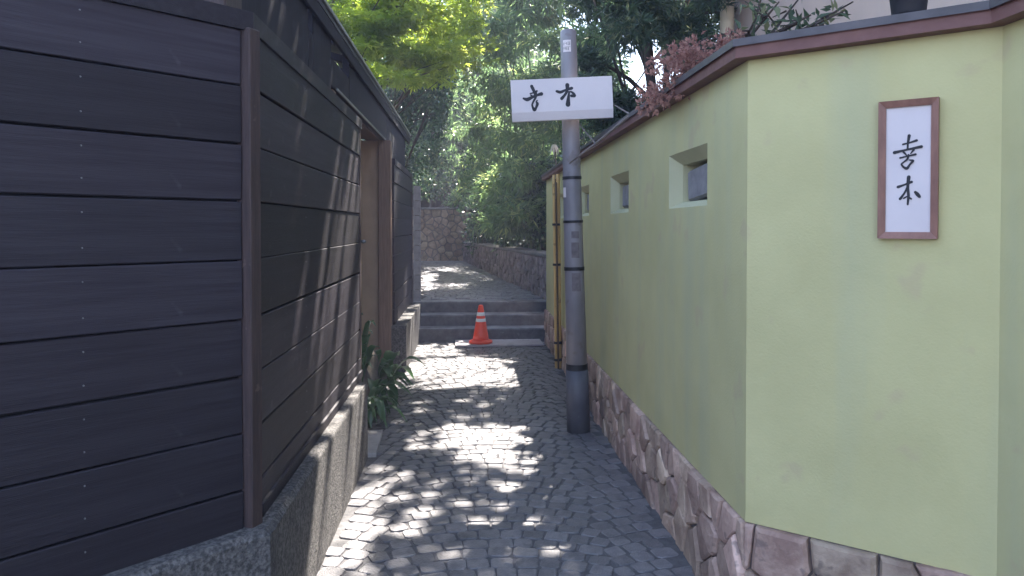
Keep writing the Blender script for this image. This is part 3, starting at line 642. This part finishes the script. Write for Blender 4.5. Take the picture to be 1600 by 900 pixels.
# concrete foot walls
def outer(t): return c0 + nF * .08 + dF * t
o0 = Vector((-.65, 2.468)); far = outer(2.8); inn = far - nF * .2
mb = MB(); mb.add(*prism_vf([(-.65, 4.76), (-.86, 4.76), (-.86, 2.55), (inn.x, inn.y), (far.x, far.y), (outer(.06).x, outer(.06).y), (-.653, 2.452), (-.65, 2.50)], 0, .505, .018))
cw = mb.build('concrete_wall', 'concrete'); tag(cw, 'near speckled concrete foot wall under the dark board fence', 'low wall')
cw2 = mesh_obj('concrete_wall', *prism_vf([(-.645, 9.9), (-.86, 9.9), (-.86, 7.62), (-.645, 7.62)], 0, .475, .018), 'concrete'); tag(cw2, 'far speckled concrete foot wall beside the stone steps', 'low wall')
# gate building behind the fence
gb = thing('gatehouse', 'dark roofed gate building with tan doorway behind the board fence', 'building', (-1.1, 5.5, 0))
XW = -.86; ZL = 2.385
for a, b, h in ((2.72, 4.04, 2.80), (4.04, 4.16, 2.565), (4.16, 4.70, 2.80), (4.70, 5.40, 2.565), (5.40, 7.80, 2.80), (7.80, 10.05, 2.80)):
    box('wall_panel', (XW - .05, a + .002, ZL if 4.6 < (a + b) / 2 < 7.8 else 0), (XW, b - .002, h), 'darkwall', gb, .004)
box('post', (XW - .07, 2.53, 0), (XW + .05, 2.715, 2.9), 'fence_post', gb, .006)
box('lintel', (-1.06, 4.82, ZL - .004), (XW - .052, 7.80, 2.60), 'lintel', gb, .006)
box('lintel_trim', (XW + .001, 4.86, ZL - .006), (XW + .012, 7.66, ZL + .012), 'pale_edge', gb, .002)
mesh_obj('roof', *(lambda v: ([*v, *[(x, y, z + .05) for x, y, z in v]], [(0, 3, 2, 1), (4, 5, 6, 7), (0, 1, 5, 4), (1, 2, 6, 5), (2, 3, 7, 6), (3, 0, 4, 7)]))([(-.83, 2.3, 2.745), (-.83, 10.5, 2.745), (-1.06, 10.5, 2.815), (-1.06, 2.3, 2.815)]), 'rooftile', gb)
box('fascia', (-.852, 2.29, 2.66), (-.832, 10.51, 2.742), 'darkwall', gb, .003)
box('eave_highlight', (-.829, 2.28, 2.775), (-.815, 10.52, 2.80), 'pale_edge', gb, .003)  # pale strip paints the thin lit line along the eave
for i in range(14): y = 2.5 + i * .6; mb = MB(); mb.box((0, 0, 0), (.19, .045, .05), .003, Matrix.Translation((-.862, y, 2.735)) @ Matrix.Rotation(R(197), 4, 'Y')); mb.build('rafter', 'darkwall', gb)
box('side_wall', (-2.2, 7.66, 0), (-.927, 7.80, ZL - .006), 'tan', gb, .003)
box('jamb', (-.925, 7.60, 0), (-.797, 7.74, ZL - .006), 'jamb', gb, .006)
box('jamb', (-.98, 4.80, 0), (-.865, 4.90, ZL - .006), 'jamb', gb, .006)
box('side_wall', (-2.2, 4.76, 0), (-.985, 4.90, ZL - .006), 'darkwall', gb, .003)
box('ceiling', (-2.2, 4.8, 2.41), (-1.064, 7.8, 2.45), 'lintel', gb, .003)
db = box('door', (-2.24, 4.9, 0), (-2.2, 7.66, 2.41), 'jamb', gb, .003)
for y in (5.6, 6.3, 7.0): box('stile', (-2.2, y, .05), (-2.185, y + .06, 2.3), 'lintel', gb, .002)
tag(mesh_obj('threshold_stone', *prism_vf([(-.60, 4.80), (-.62, 5.35), (-.95, 5.42), (-.96, 4.79)], -.02, .035, .008), 'slab'), 'pale flat threshold stone at the end of the near concrete foot wall', 'stone slab')
# plant in the doorway
bm = bmesh.new(); bmesh.ops.create_icosphere(bm, subdivisions=3, radius=1)
for v in bm.verts: n_ = 1 + .22 * noise.noise(v.co * 1.6) + .08 * noise.noise(v.co * 4); v.co = Vector((-.90 + v.co.x * .15 * n_, 6.35 + v.co.y * .22 * n_, .23 + v.co.z * .25 * n_))
me = bpy.data.meshes.new('rock'); bm.to_mesh(me); bm.free(); me.materials.append(MAT['rock']); ro = bpy.data.objects.new('rock', me); COL.objects.link(ro); tag(ro, 'rough brown garden rock half hidden by leaves in the doorway', 'rock')
pc = (-.80, 6.45, 0.0)
pt = thing('broad_leaf_plant', 'clump of broad green leaves arching out of the doorway over the cobbles', 'plant', pc)
def big_leaf(parent, base, az, reach, rise, sag, wid, seed, mat='l_asp'):
    rg = random.Random(seed); d = Vector((math.cos(az), math.sin(az), 0)); s = Vector((-d.y, d.x, 0)); v = []; f = []; n = 9
    for i in range(n):
        t = i / (n - 1); c = Vector(base) + d * reach * t + Vector((0, 0, rise * math.sin(min(t * 1.25, 1) * math.pi / 2) - sag * t ** 2.2))
        wv = wid * (0.06 if t < .3 else math.sin(min(1, (t - .26) / .74) ** .8 * math.pi) * 1.0 + .02)
        v += [c + s * wv / 2 + Vector((0, 0, wv * .18)), c, c - s * wv / 2 + Vector((0, 0, wv * .18))]
    for i in range(n - 1): f += [(3 * i, 3 * i + 1, 3 * i + 4, 3 * i + 3), (3 * i + 1, 3 * i + 2, 3 * i + 5, 3 * i + 4)]
    return mesh_obj('leaf', v, f, mat, parent, True, base)
rg = random.Random(21)
for i in range(34):
    az = rg.uniform(-2.3, 2.3); b_ = (pc[0] + rg.uniform(-.08, .06), pc[1] + rg.uniform(-.22, .22), 0)
    big_leaf(pt, b_, az, rg.uniform(.20, .42), rg.uniform(.20, .48), rg.uniform(.05, .25), rg.uniform(.09, .14), 100 + i)
p2 = (-.80, 5.62, 0.0)
pt2 = thing('leafy_plant', 'low dark green plant with arching strap leaves over the cobbles by the threshold stone', 'plant', p2)
for i in range(26):
    az = rg.uniform(-1.9, 2.2); b_ = (p2[0] + rg.uniform(-.05, .05), p2[1] + rg.uniform(-.08, .08), 0)
    big_leaf(pt2, b_, az, rg.uniform(.18, .34), rg.uniform(.20, .38), rg.uniform(.12, .32), rg.uniform(.045, .075), 200 + i)
p3 = (-.92, 5.95, 0.0)
pt3 = thing('tall_plant', 'tallest plant in the doorway, upright pointed leaves against the tan wall', 'plant', p3)
for i in range(22):
    az = rg.uniform(-2.5, 2.5); b_ = (p3[0] + rg.uniform(-.04, .04), p3[1] + rg.uniform(-.06, .06), 0)
    big_leaf(pt3, b_, az, rg.uniform(.10, .26), rg.uniform(.45, .86), rg.uniform(.0, .12), rg.uniform(.06, .10), 300 + i)
# ------------------------------------------------------------------ beyond the steps
bw = thing('block_wall', 'grey concrete block wall along the left of the upper path', 'wall', (-.75, 10.3, .46))
dW = Vector((lx(19) - lx(10.2), 8.8, 0)); LW = dW.length; dW.normalize(); aW = math.atan2(dW.y, dW.x)
bv, bf = box_vf((.003, -.05, .003), (.397, .05, .202), .005); bme = bpy.data.meshes.new('block'); bme.from_pydata([tuple(v) for v in bv], [], bf); bme.materials.append(MAT['block']); bme.update()
for r in range(8):
    for c in range(21):
        o = bpy.data.objects.new('block', bme); COL.objects.link(o); o.parent = bw; p = Vector((-.715, 10.25, .42)) + dW * (c * .4 + (.0 if r % 2 else .0)) + Vector((0, 0, r * .205)); o.location = p - org(bw); o.rotation_euler = (0, 0, aW)
tag(box('wall_core', (0, -.03, .0), (8.4, .03, 1.63), 'mortar', bw, 0, Matrix.Translation((-.715, 10.256, .43)) @ Matrix.Rotation(aW, 4, 'Z')))
ew = thing('rubble_wall', 'brown irregular stone wall closing the end of the upper path', 'wall', (-.7, 19, .6))
box('wall_core', (-3.2, 19.02, .4), (.05, 19.4, 1.93), 'mortar', ew, 0)
stone_field(ew, 'rubble', (-1.32, 19.02, .58), (1, 0, 0), (0, 0, 1), (0, -1, 0), (0, 1.3, 0, 1.35), .19, .17, .022, 31, (.015, .05), jit=.48)
stone_field(ew, 'rubble', (-3.2, 19.02, .58), (1, 0, 0), (0, 0, 1), (0, -1, 0), (0, 1.87, 0, 1.35), .24, .2, .022, 32, (.015, .05), jit=.48)
box('cap_slab', (-3.2, 18.96, 1.931), (.08, 19.42, 1.985), 'capstone', ew, .012)
lw = thing('retaining_wall', 'low split stone retaining wall on the right of the upper path', 'wall', (.5, 14, .5))
rU = Vector((rx(19.1) - rx(9.9), 9.2, 0)); LR = rU.length; rU.normalize(); rN = Vector((-rU.y, rU.x, 0)); r0 = Vector((rx(9.9), 9.9, .0))
fr = frame_m(r0, rU, -rN, (0, 0, 1))
box('wall_core', (0, .0, .1), (LR, .3, 1.06), 'mortar', lw, 0, fr)
stone_field(lw, 'splitstone', r0, rU, (0, 0, 1), rN, (0, LR, .42, 1.06), .085, .16, .008, 33, (.012, .045), jit=.48, joined=True)
for i in range(8): box('cap_slab', (i * LR / 8 + .004, -.05, 1.062), ((i + 1) * LR / 8 - .004, .32, 1.115), 'capstone', lw, .012, fr)
mesh_obj('bank_soil', [tuple(r0 + Vector((.25, 0, 1.0))), tuple(r0 + Vector((6, 0, 1.2))), tuple(r0 + rU * LR + Vector((6, 3, 1.6))), tuple(r0 + rU * LR + Vector((.25, 3, 1.0))), tuple(r0 + rU * LR + Vector((.25, 0, 1.0)))], [(0, 1, 2, 3, 4)], 'soil', lw)
sf_ = thing('plank_fence', 'tan upright plank fence above the rubble wall among dark trunks', 'fence', (-1.2, 21.5, 1.9))
rg = random.Random(9)
for i in range(16): x = -2.6 + i * .17; box('plank', (x, 21.5, 1.3), (x + .155, 21.53, 3.0 + rg.uniform(-.03, .03)), 'screen', sf_, .004)
for z in (1.9, 2.7): box('rail', (-2.6, 21.531, z), (.12, 21.57, z + .08), 'screen', sf_, .003)
# hillside behind
hv = []; hf = []; nx, ny = 26, 14
def hz(x, y): return max(0.0, (y - 19.3)) * (.62 if x < 3 else .62 * max(.12, 1 - (x - 3) / 4)) * (1 + .12 * noise.noise((x * .3, y * .3, 0))) + .5 + (.8 if y > 19.4 else 0)
for j in range(ny + 1):
    for i in range(nx + 1): x = -16 + i * 32 / nx; y = 19.4 + j * 18 / ny; hv.append((x, y, hz(x, y) if 0 < j < ny else -.5))
for j in range(ny):
    for i in range(nx): a = j * (nx + 1) + i; hf.append((a, a + 1, a + nx + 2, a + nx + 1))
hill = mesh_obj('hillside', hv, hf, 'soil', None, True); tag(hill, kind='structure')
# ------------------------------------------------------------------ right-hand house, pot, twigs, lamp
hs = thing('house', 'plain beige house wall rising behind the green garden wall', 'building', (3, 5, 0))
box('wall', (2.75, -1.5, 0), (3.0, 7.9, 6.5), 'beige', hs, 0)
box('wall', (3.0, 7.6, 0), (8, 7.9, 6.5), 'beige', hs, 0)
box('eave', (2.45, -1.7, 6.5), (8, 8.2, 6.62), 'coping', hs, .01)
mesh_obj('drainpipe', *tube_vf([(2.70, 7.2, 6.4), (2.70, 7.2, 4.2), (2.69, 7.22, 4.0), (2.62, 7.32, 3.86), (2.6, 7.36, 3.7), (2.6, 7.36, .3)], [.07] * 6, 14), 'pipe', hs, True)
pp = cB + dB * .50 - nB * .055
po = thing('flower_pot', 'black tapered pot standing on the coping above the plaque', 'pot', (pp.x, pp.y, ZT + .085))
mesh_obj('pot', *lathe_vf((pp.x, pp.y, ZT + .083), [(.045, 0), (.05, .01), (.064, .13), (.07, .132), (.07, .155), (.06, .157), (.056, .14)], 22), 'pot', po, True)
foliage('foliage', [(pp.x, pp.y, ZT + .36, .13)], 3000, .05, .022, T_BROAD, 'l_camellia', po, 77, cull=False)
q = at(866, 226, 10.9)
ll = thing('leaf_tuft', 'tuft of pale drooping leaves on a thin stem just left of the pole', 'plant', (q.x, q.y, 1.0))
mesh_obj('stem', *tube_vf([(q.x + .05, q.y + .02, .95), (q.x + .02, q.y + .01, q.z - .1), (q.x, q.y, q.z)], [.012, .01, .006], 8), 'bark', ll, True)
for k in range(9): big_leaf(ll, (q.x, q.y, q.z), k * .7 + .2, .075, .01, .17, .035, 400 + k, 'l_pale')
# ------------------------------------------------------------------ trees and shrubs
def wx(y): return rx(y)
# maple, sunlit from behind
cl = []
rg = random.Random(50)
for i in range(58):
    px = rg.uniform(515, 748); py = rg.uniform(-60, 128 - max(0, (px - 680)) * .6); q = at(px, py, rg.uniform(10.3, 13.2)); cl.append((q.x, q.y, q.z, rg.uniform(.35, .6)))
tree('maple_tree', 'bright yellow green maple with sunlit star leaves over the gatehouse roof', (-2.9, 12.4, 0), (-2.3, 12.0, 4.4), .13, cl, 760, .13, .13, T_STAR, 'l_maple', 51, flat=.16, upness=.8, droop=.1)
# second maple further left behind the roof (seen through the slit and over the fence)
cl = clump_box(52, 26, (-5.5, -2.6), (5, 10), (2.6, 5.2), (.4, .75))
tree('maple_tree', 'green maple left of the gatehouse glimpsed over the corner of the fence', (-4.2, 7.5, 0), (-4.0, 7.5, 4), .12, cl, 1000, .11, .11, T_STAR, 'l_maple', 53, flat=.4, upness=.75)
# dark glossy tree, left centre
cl = []; rg = random.Random(54)
for i in range(44):
    px = rg.uniform(575, 712); py = rg.uniform(70, 285); 
    q = at(px, py, rg.uniform(14.2, 17.0)); cl.append((q.x, q.y, q.z, rg.uniform(.35, .6)))
tree('camellia_tree', 'dark glossy leaved evergreen tree rising behind the far fence', (-1.75, 15.8, .5), (-1.7, 15.8, 4.2), .11, cl, 2000, .10, .05, T_BROAD, 'l_camellia', 55, flat=.8, upness=.5)
cl = []; rg = random.Random(56)
for i in range(30):
    q = at(rg.uniform(655, 735), rg.uniform(150, 285), rg.uniform(19.6, 21.3)); cl.append((q.x, q.y, q.z, rg.uniform(.4, .7)))
tree('evergreen_tree', 'slim dark trunked evergreen behind the rubble wall', (-1.02, 20.3, 1.2), (-1.0, 20.3, 5), .10, cl, 1300, .12, .06, T_BROAD, 'l_hill', 57, flat=.8, upness=.5)
# bamboo grove on the right bank
def bamboo(name, label, base, px0, px1, py0, py1, d0_, d1_, n, seed, per=2300, mat='l_bamboo', group=None):
    rg = random.Random(seed); cl = []
    for i in range(n): q = at(rg.uniform(px0, px1), rg.uniform(py0, py1), rg.uniform(d0_, d1_)); cl.append((max(q.x, wx(q.y) - .15 if q.z < 2.4 else q.x), q.y, q.z, rg.uniform(.32, .62)))
    cl = [(c[0], c[1], c[2], c[3] * .82) for c in cl]
    t = thing(name, label, 'bamboo', base, group)
    for k in range(7):
        b = Vector(base) + Vector((rg.uniform(-.35, .5), rg.uniform(-.6, .6), 0)); c = rg.choice(cl); e_ = Vector(c[:3]); m = b.lerp(e_, .5) + Vector((0, 0, .5)); m.x = b.x + (e_.x - b.x) * .25; m.y = b.y + (e_.y - b.y) * .25
        mesh_obj('culm', *tube_vf([b, b.lerp(m, .5), m, m.lerp(e_, .6) + Vector((0, 0, .1)), e_], [.018, .017, .014, .009, .004], 7), 'culm', t, True)
    foliage('leaves', cl, per * .8, .17, .032, T_DIAM, mat, t, seed + 1, flat=.5, droop=.45, upness=.6, spray=True)
    return t
bamboo('bamboo_clump', 'feathery pale green bamboo spilling over the far end of the low retaining wall', (.55, 16.8, 1), 700, 790, 40, 330, 15.0, 18.5, 40, 60)
bamboo('bamboo_clump', 'bright green bamboo tops arching left of the signboard', (1.0, 14.2, 1), 735, 850, -40, 170, 12.5, 15.5, 36, 62, 2300)
bamboo('bamboo_clump', 'dense bamboo below the signboard and left of the utility pole', (1.25, 12.6, 1), 770, 880, 140, 350, 11.6, 14.5, 44, 64, 2300)
bamboo('bamboo_clump', 'shaded bamboo behind the top of the utility pole', (1.9, 12.2, 1), 845, 960, -40, 190, 11.2, 14.0, 36, 66, 2300)
rg = random.Random(70)
for i, (y, lab) in enumerate(((17.6, 'dark shrub at the far end of the low retaining wall'), (15.6, 'dark glossy shrub at the middle of the low retaining wall'), (13.6, 'dark glossy shrub leaning over the low wall nearer the bamboo poles'), (11.8, 'nearest dark shrub on the bank beside the end of the green wall'))):
    x = wx(y) + .75; cl = clump_box(71 + i, 16, (x - .65, x + .9), (y - .9, y + .9), (1.15, 2.5), (.3, .5))
    tree('evergreen_shrub', lab, (x, y, 1.0), (x, y, 2.2), .05, cl, 1300, .12, .05, T_BROAD, 'l_camellia', 75 + i, group='dark shrubs along the low retaining wall', flat=.8, upness=.5, nb=10)
# conifer, dead spray and twigs above the green wall
cl = []; rg = random.Random(80)
while len(cl) < 58:
    px = rg.uniform(905, 1140); py = rg.uniform(-60, 235)
    if (px - 1006) ** 2 + ((py - 112) * .75) ** 2 < 47 ** 2: continue
    if py > 252 - (px - 905) * .62: continue
    q = at(px, py, rg.uniform(6.5, 9.0)); cl.append((q.x, q.y, q.z, rg.uniform(.16, .32)))
tree('conifer_tree', 'dark needled conifer behind the green wall right of the signboard', (2.1, 7.6, 0), (1.8, 7.6, 4.2), .11, cl, 9000, .10, .02, T_DIAM, 'l_conifer', 81, flat=.6, upness=.4, spray=True, nb=9)
cl = []
for i in range(48):
    px = rg.uniform(1012, 1150); py = 58 + (1150 - px) * .36 + rg.uniform(-14, 58) * (1 if px < 1110 else .5)
    q = at(px, py, rg.uniform(3.3, 3.7)); cl.append((q.x, q.y, q.z, rg.uniform(.04, .075)))
db_ = thing('dead_branch', 'withered red brown conifer spray drooping over the wall coping', 'branch', (1.25, 3.6, 2.2))
foliage('needles', cl, 21000, .026, .011, T_BROAD, 'l_dead', db_, 82, cull=False, spray=True, upness=.3, flat=.8)
mb = MB()
for i in range(9):
    a = at(1165 + rg.uniform(-20, 30), 62 + rg.uniform(-16, 10), 3.75); b = Vector(rg.choice(cl)[:3]); mb.add(*tube_vf([a, a.lerp(b, .5) + Vector((0, 0, .025)), b], [.006, .004, .002], 6))
mb.build('twig', 'bark', db_)
tw = thing('bare_twig', 'pale bare twig lying along the coping below the withered spray', 'twig', (1.05, 4.2, 2.2))
mb = MB(); prev = None
pts = [at(890, 255, 4.9), at(930, 225, 4.6), at(985, 180, 4.3), at(1030, 150, 4.0), at(1085, 112, 3.8)]
mb.add(*tube_vf(pts, [.006, .008, .010, .008, .005], 7)); mb.add(*tube_vf([pts[1], at(905, 195, 4.7)], [.006, .003], 6)); mb.add(*tube_vf([pts[2], at(960, 165, 4.4)], [.006, .003], 6)); mb.add(*tube_vf([pts[3], at(1060, 120, 4.0)], [.005, .003], 6))
mb.build('stem', 'bark_pale', tw)
sp = thing('sparse_shrub', 'thin dark branches with few pointed leaves before the beige house wall', 'shrub', (1.6, 3.9, 1.5))
mb = MB(); tips = []; rg = random.Random(90)
root = at(1150, 75, 3.9)
for (ex, ey) in ((1215, 5), (1250, -5), (1190, -12), (1285, 40), (1315, 20), (1230, 45), (1180, 30), (1330, 5), (1265, 25)):
    e_ = at(ex, ey, rg.uniform(3.4, 4.2)); s = root + Vector((rg.uniform(-.05, .05), rg.uniform(-.1, .1), -.1)); m = s.lerp(e_, .5) + Vector((0, 0, rg.uniform(-.06, .06)))
    mb.add(*tube_vf([s, m, e_], [.014, .010, .004], 6)); tips += [e_, m.lerp(e_, .5), m.lerp(e_, .75)]
    for k in range(3):
        b = s.lerp(e_, rg.uniform(.4, .9)); t_ = b + Vector((rg.uniform(-.1, .1), rg.uniform(-.1, .1), rg.uniform(-.03, .1))); mb.add(*tube_vf([b, t_], [.006, .003], 5)); tips.append(t_)
mb.build('stem', 'bark', sp, True)
foliage('leaves', [(t.x, t.y, t.z, .05, 1) for t in tips], 3, .075, .024, T_BROAD, 'l_conifer', sp, 91, cull=False, upness=.4)
# unseen tree added to shade the alley floor, crown thinned for sun patches
cl = []; rg = random.Random(95)
for gy in np.arange(-1.5, 11.2, .5):
    for gx in np.arange(-2.0 if gy < 6.3 else -.75, 2.0, .5):
        z = rg.uniform(6.6, 8.2); cl.append((gx + z * SUN.x / SUN.z + rg.uniform(-.2, .2), gy + z * SUN.y / SUN.z + rg.uniform(-.2, .2), z, rg.uniform(.45, .6)))
tree('added_shade_tree', 'unseen broadleaf tree added behind the gatehouse to shade the alley', (-4.6, 6.4, 0), (-3.6, 6.6, 7.4), .24, cl, 1200, .135, .085, T_BROAD, 'l_canopy', 96, nb=40, k0=6, upness=.6, flat=.5)
# dark evergreens behind the conifer
for k, (nm, lab, x0, x1, y0_, y1_, seed) in enumerate((('evergreen_tree', 'tall dark evergreen mass behind the conifer, its edge by the bright sky gap', 2.2, 5.2, 12.5, 15, 110), ('evergreen_tree', 'dark evergreen above the bamboo, behind the top of the utility pole', 1.6, 4.2, 17.5, 20.5, 114))):
    cl = []; rg = random.Random(seed)
    while len(cl) < 60:
        c = (rg.uniform(x0, x1), rg.uniform(y0_, y1_), rg.uniform(1.5, 7.0 if k == 0 else 5.4), rg.uniform(.45, .75))
        a = math.atan2(c[0], c[1]) - R(3.32); px = 800 + 1155.6 * math.tan(a); py = 354 - (c[2] - 1.5) / c[1] * 1155.6
        if abs(px - 1003) < 48 and abs(py - 112) < 62: continue
        cl.append(c)
    tree(nm, lab, ((x0 + x1) / 2, (y0_ + y1_) / 2, .6), ((x0 + x1) / 2, (y0_ + y1_) / 2, 5.8), .13, cl, 1150, .12, .055, T_BROAD, 'l_conifer' if k == 0 else 'l_hill', seed + 1, flat=.7, upness=.5)
# far wooded slope
rgn = np.random.default_rng(98); cl = []
for i in range(310):
    x = rgn.uniform(-14, 5.0); y = rgn.uniform(21, 31); z = hz(x, y) + rgn.uniform(.2, 4.2) * (1 if x < 3 else .25); cl.append((x, y, z, rgn.uniform(.7, 1.25)))
o = foliage('hillside_wood', cl, 420, .19, .10, T_BROAD, 'l_hill', None, 99, flat=.8, upness=.5); tag(o, 'dense green wood covering the slope behind the alley', 'woodland', kind='stuff')
cl = clump_box(101, 60, (-9, -2.6), (9, 19), (.5, 5.5), (.6, 1.0))
o = foliage('left_thicket', cl, 190, .15, .075, T_BROAD, 'l_hill', None, 102, flat=.8, upness=.5); tag(o, 'green thicket behind the gatehouse roof', 'thicket', kind='stuff')

# ------------------------------------------------------------------ added veil in place of lens glare
hz_v, hz_f = box_vf((-905, -905, -1.05), (905, 905, 17))
hm = bpy.data.materials.new('glare_haze'); hm.use_nodes = True; ht = hm.node_tree; ht.nodes.remove(ht.nodes['Principled BSDF'])
pvn = ht.nodes.new('ShaderNodeVolumePrincipled'); pvn.inputs['Color'].default_value = (.82, .79, .99, 1); pvn.inputs['Density'].default_value = .0058
ht.links.new(pvn.outputs[0], ht.nodes['Material Output'].inputs['Volume'])
tag(mesh_obj('glare_haze', hz_v, hz_f, hm), 'thin pale veil added in place of lens glare', 'glare_haze', kind='stuff')
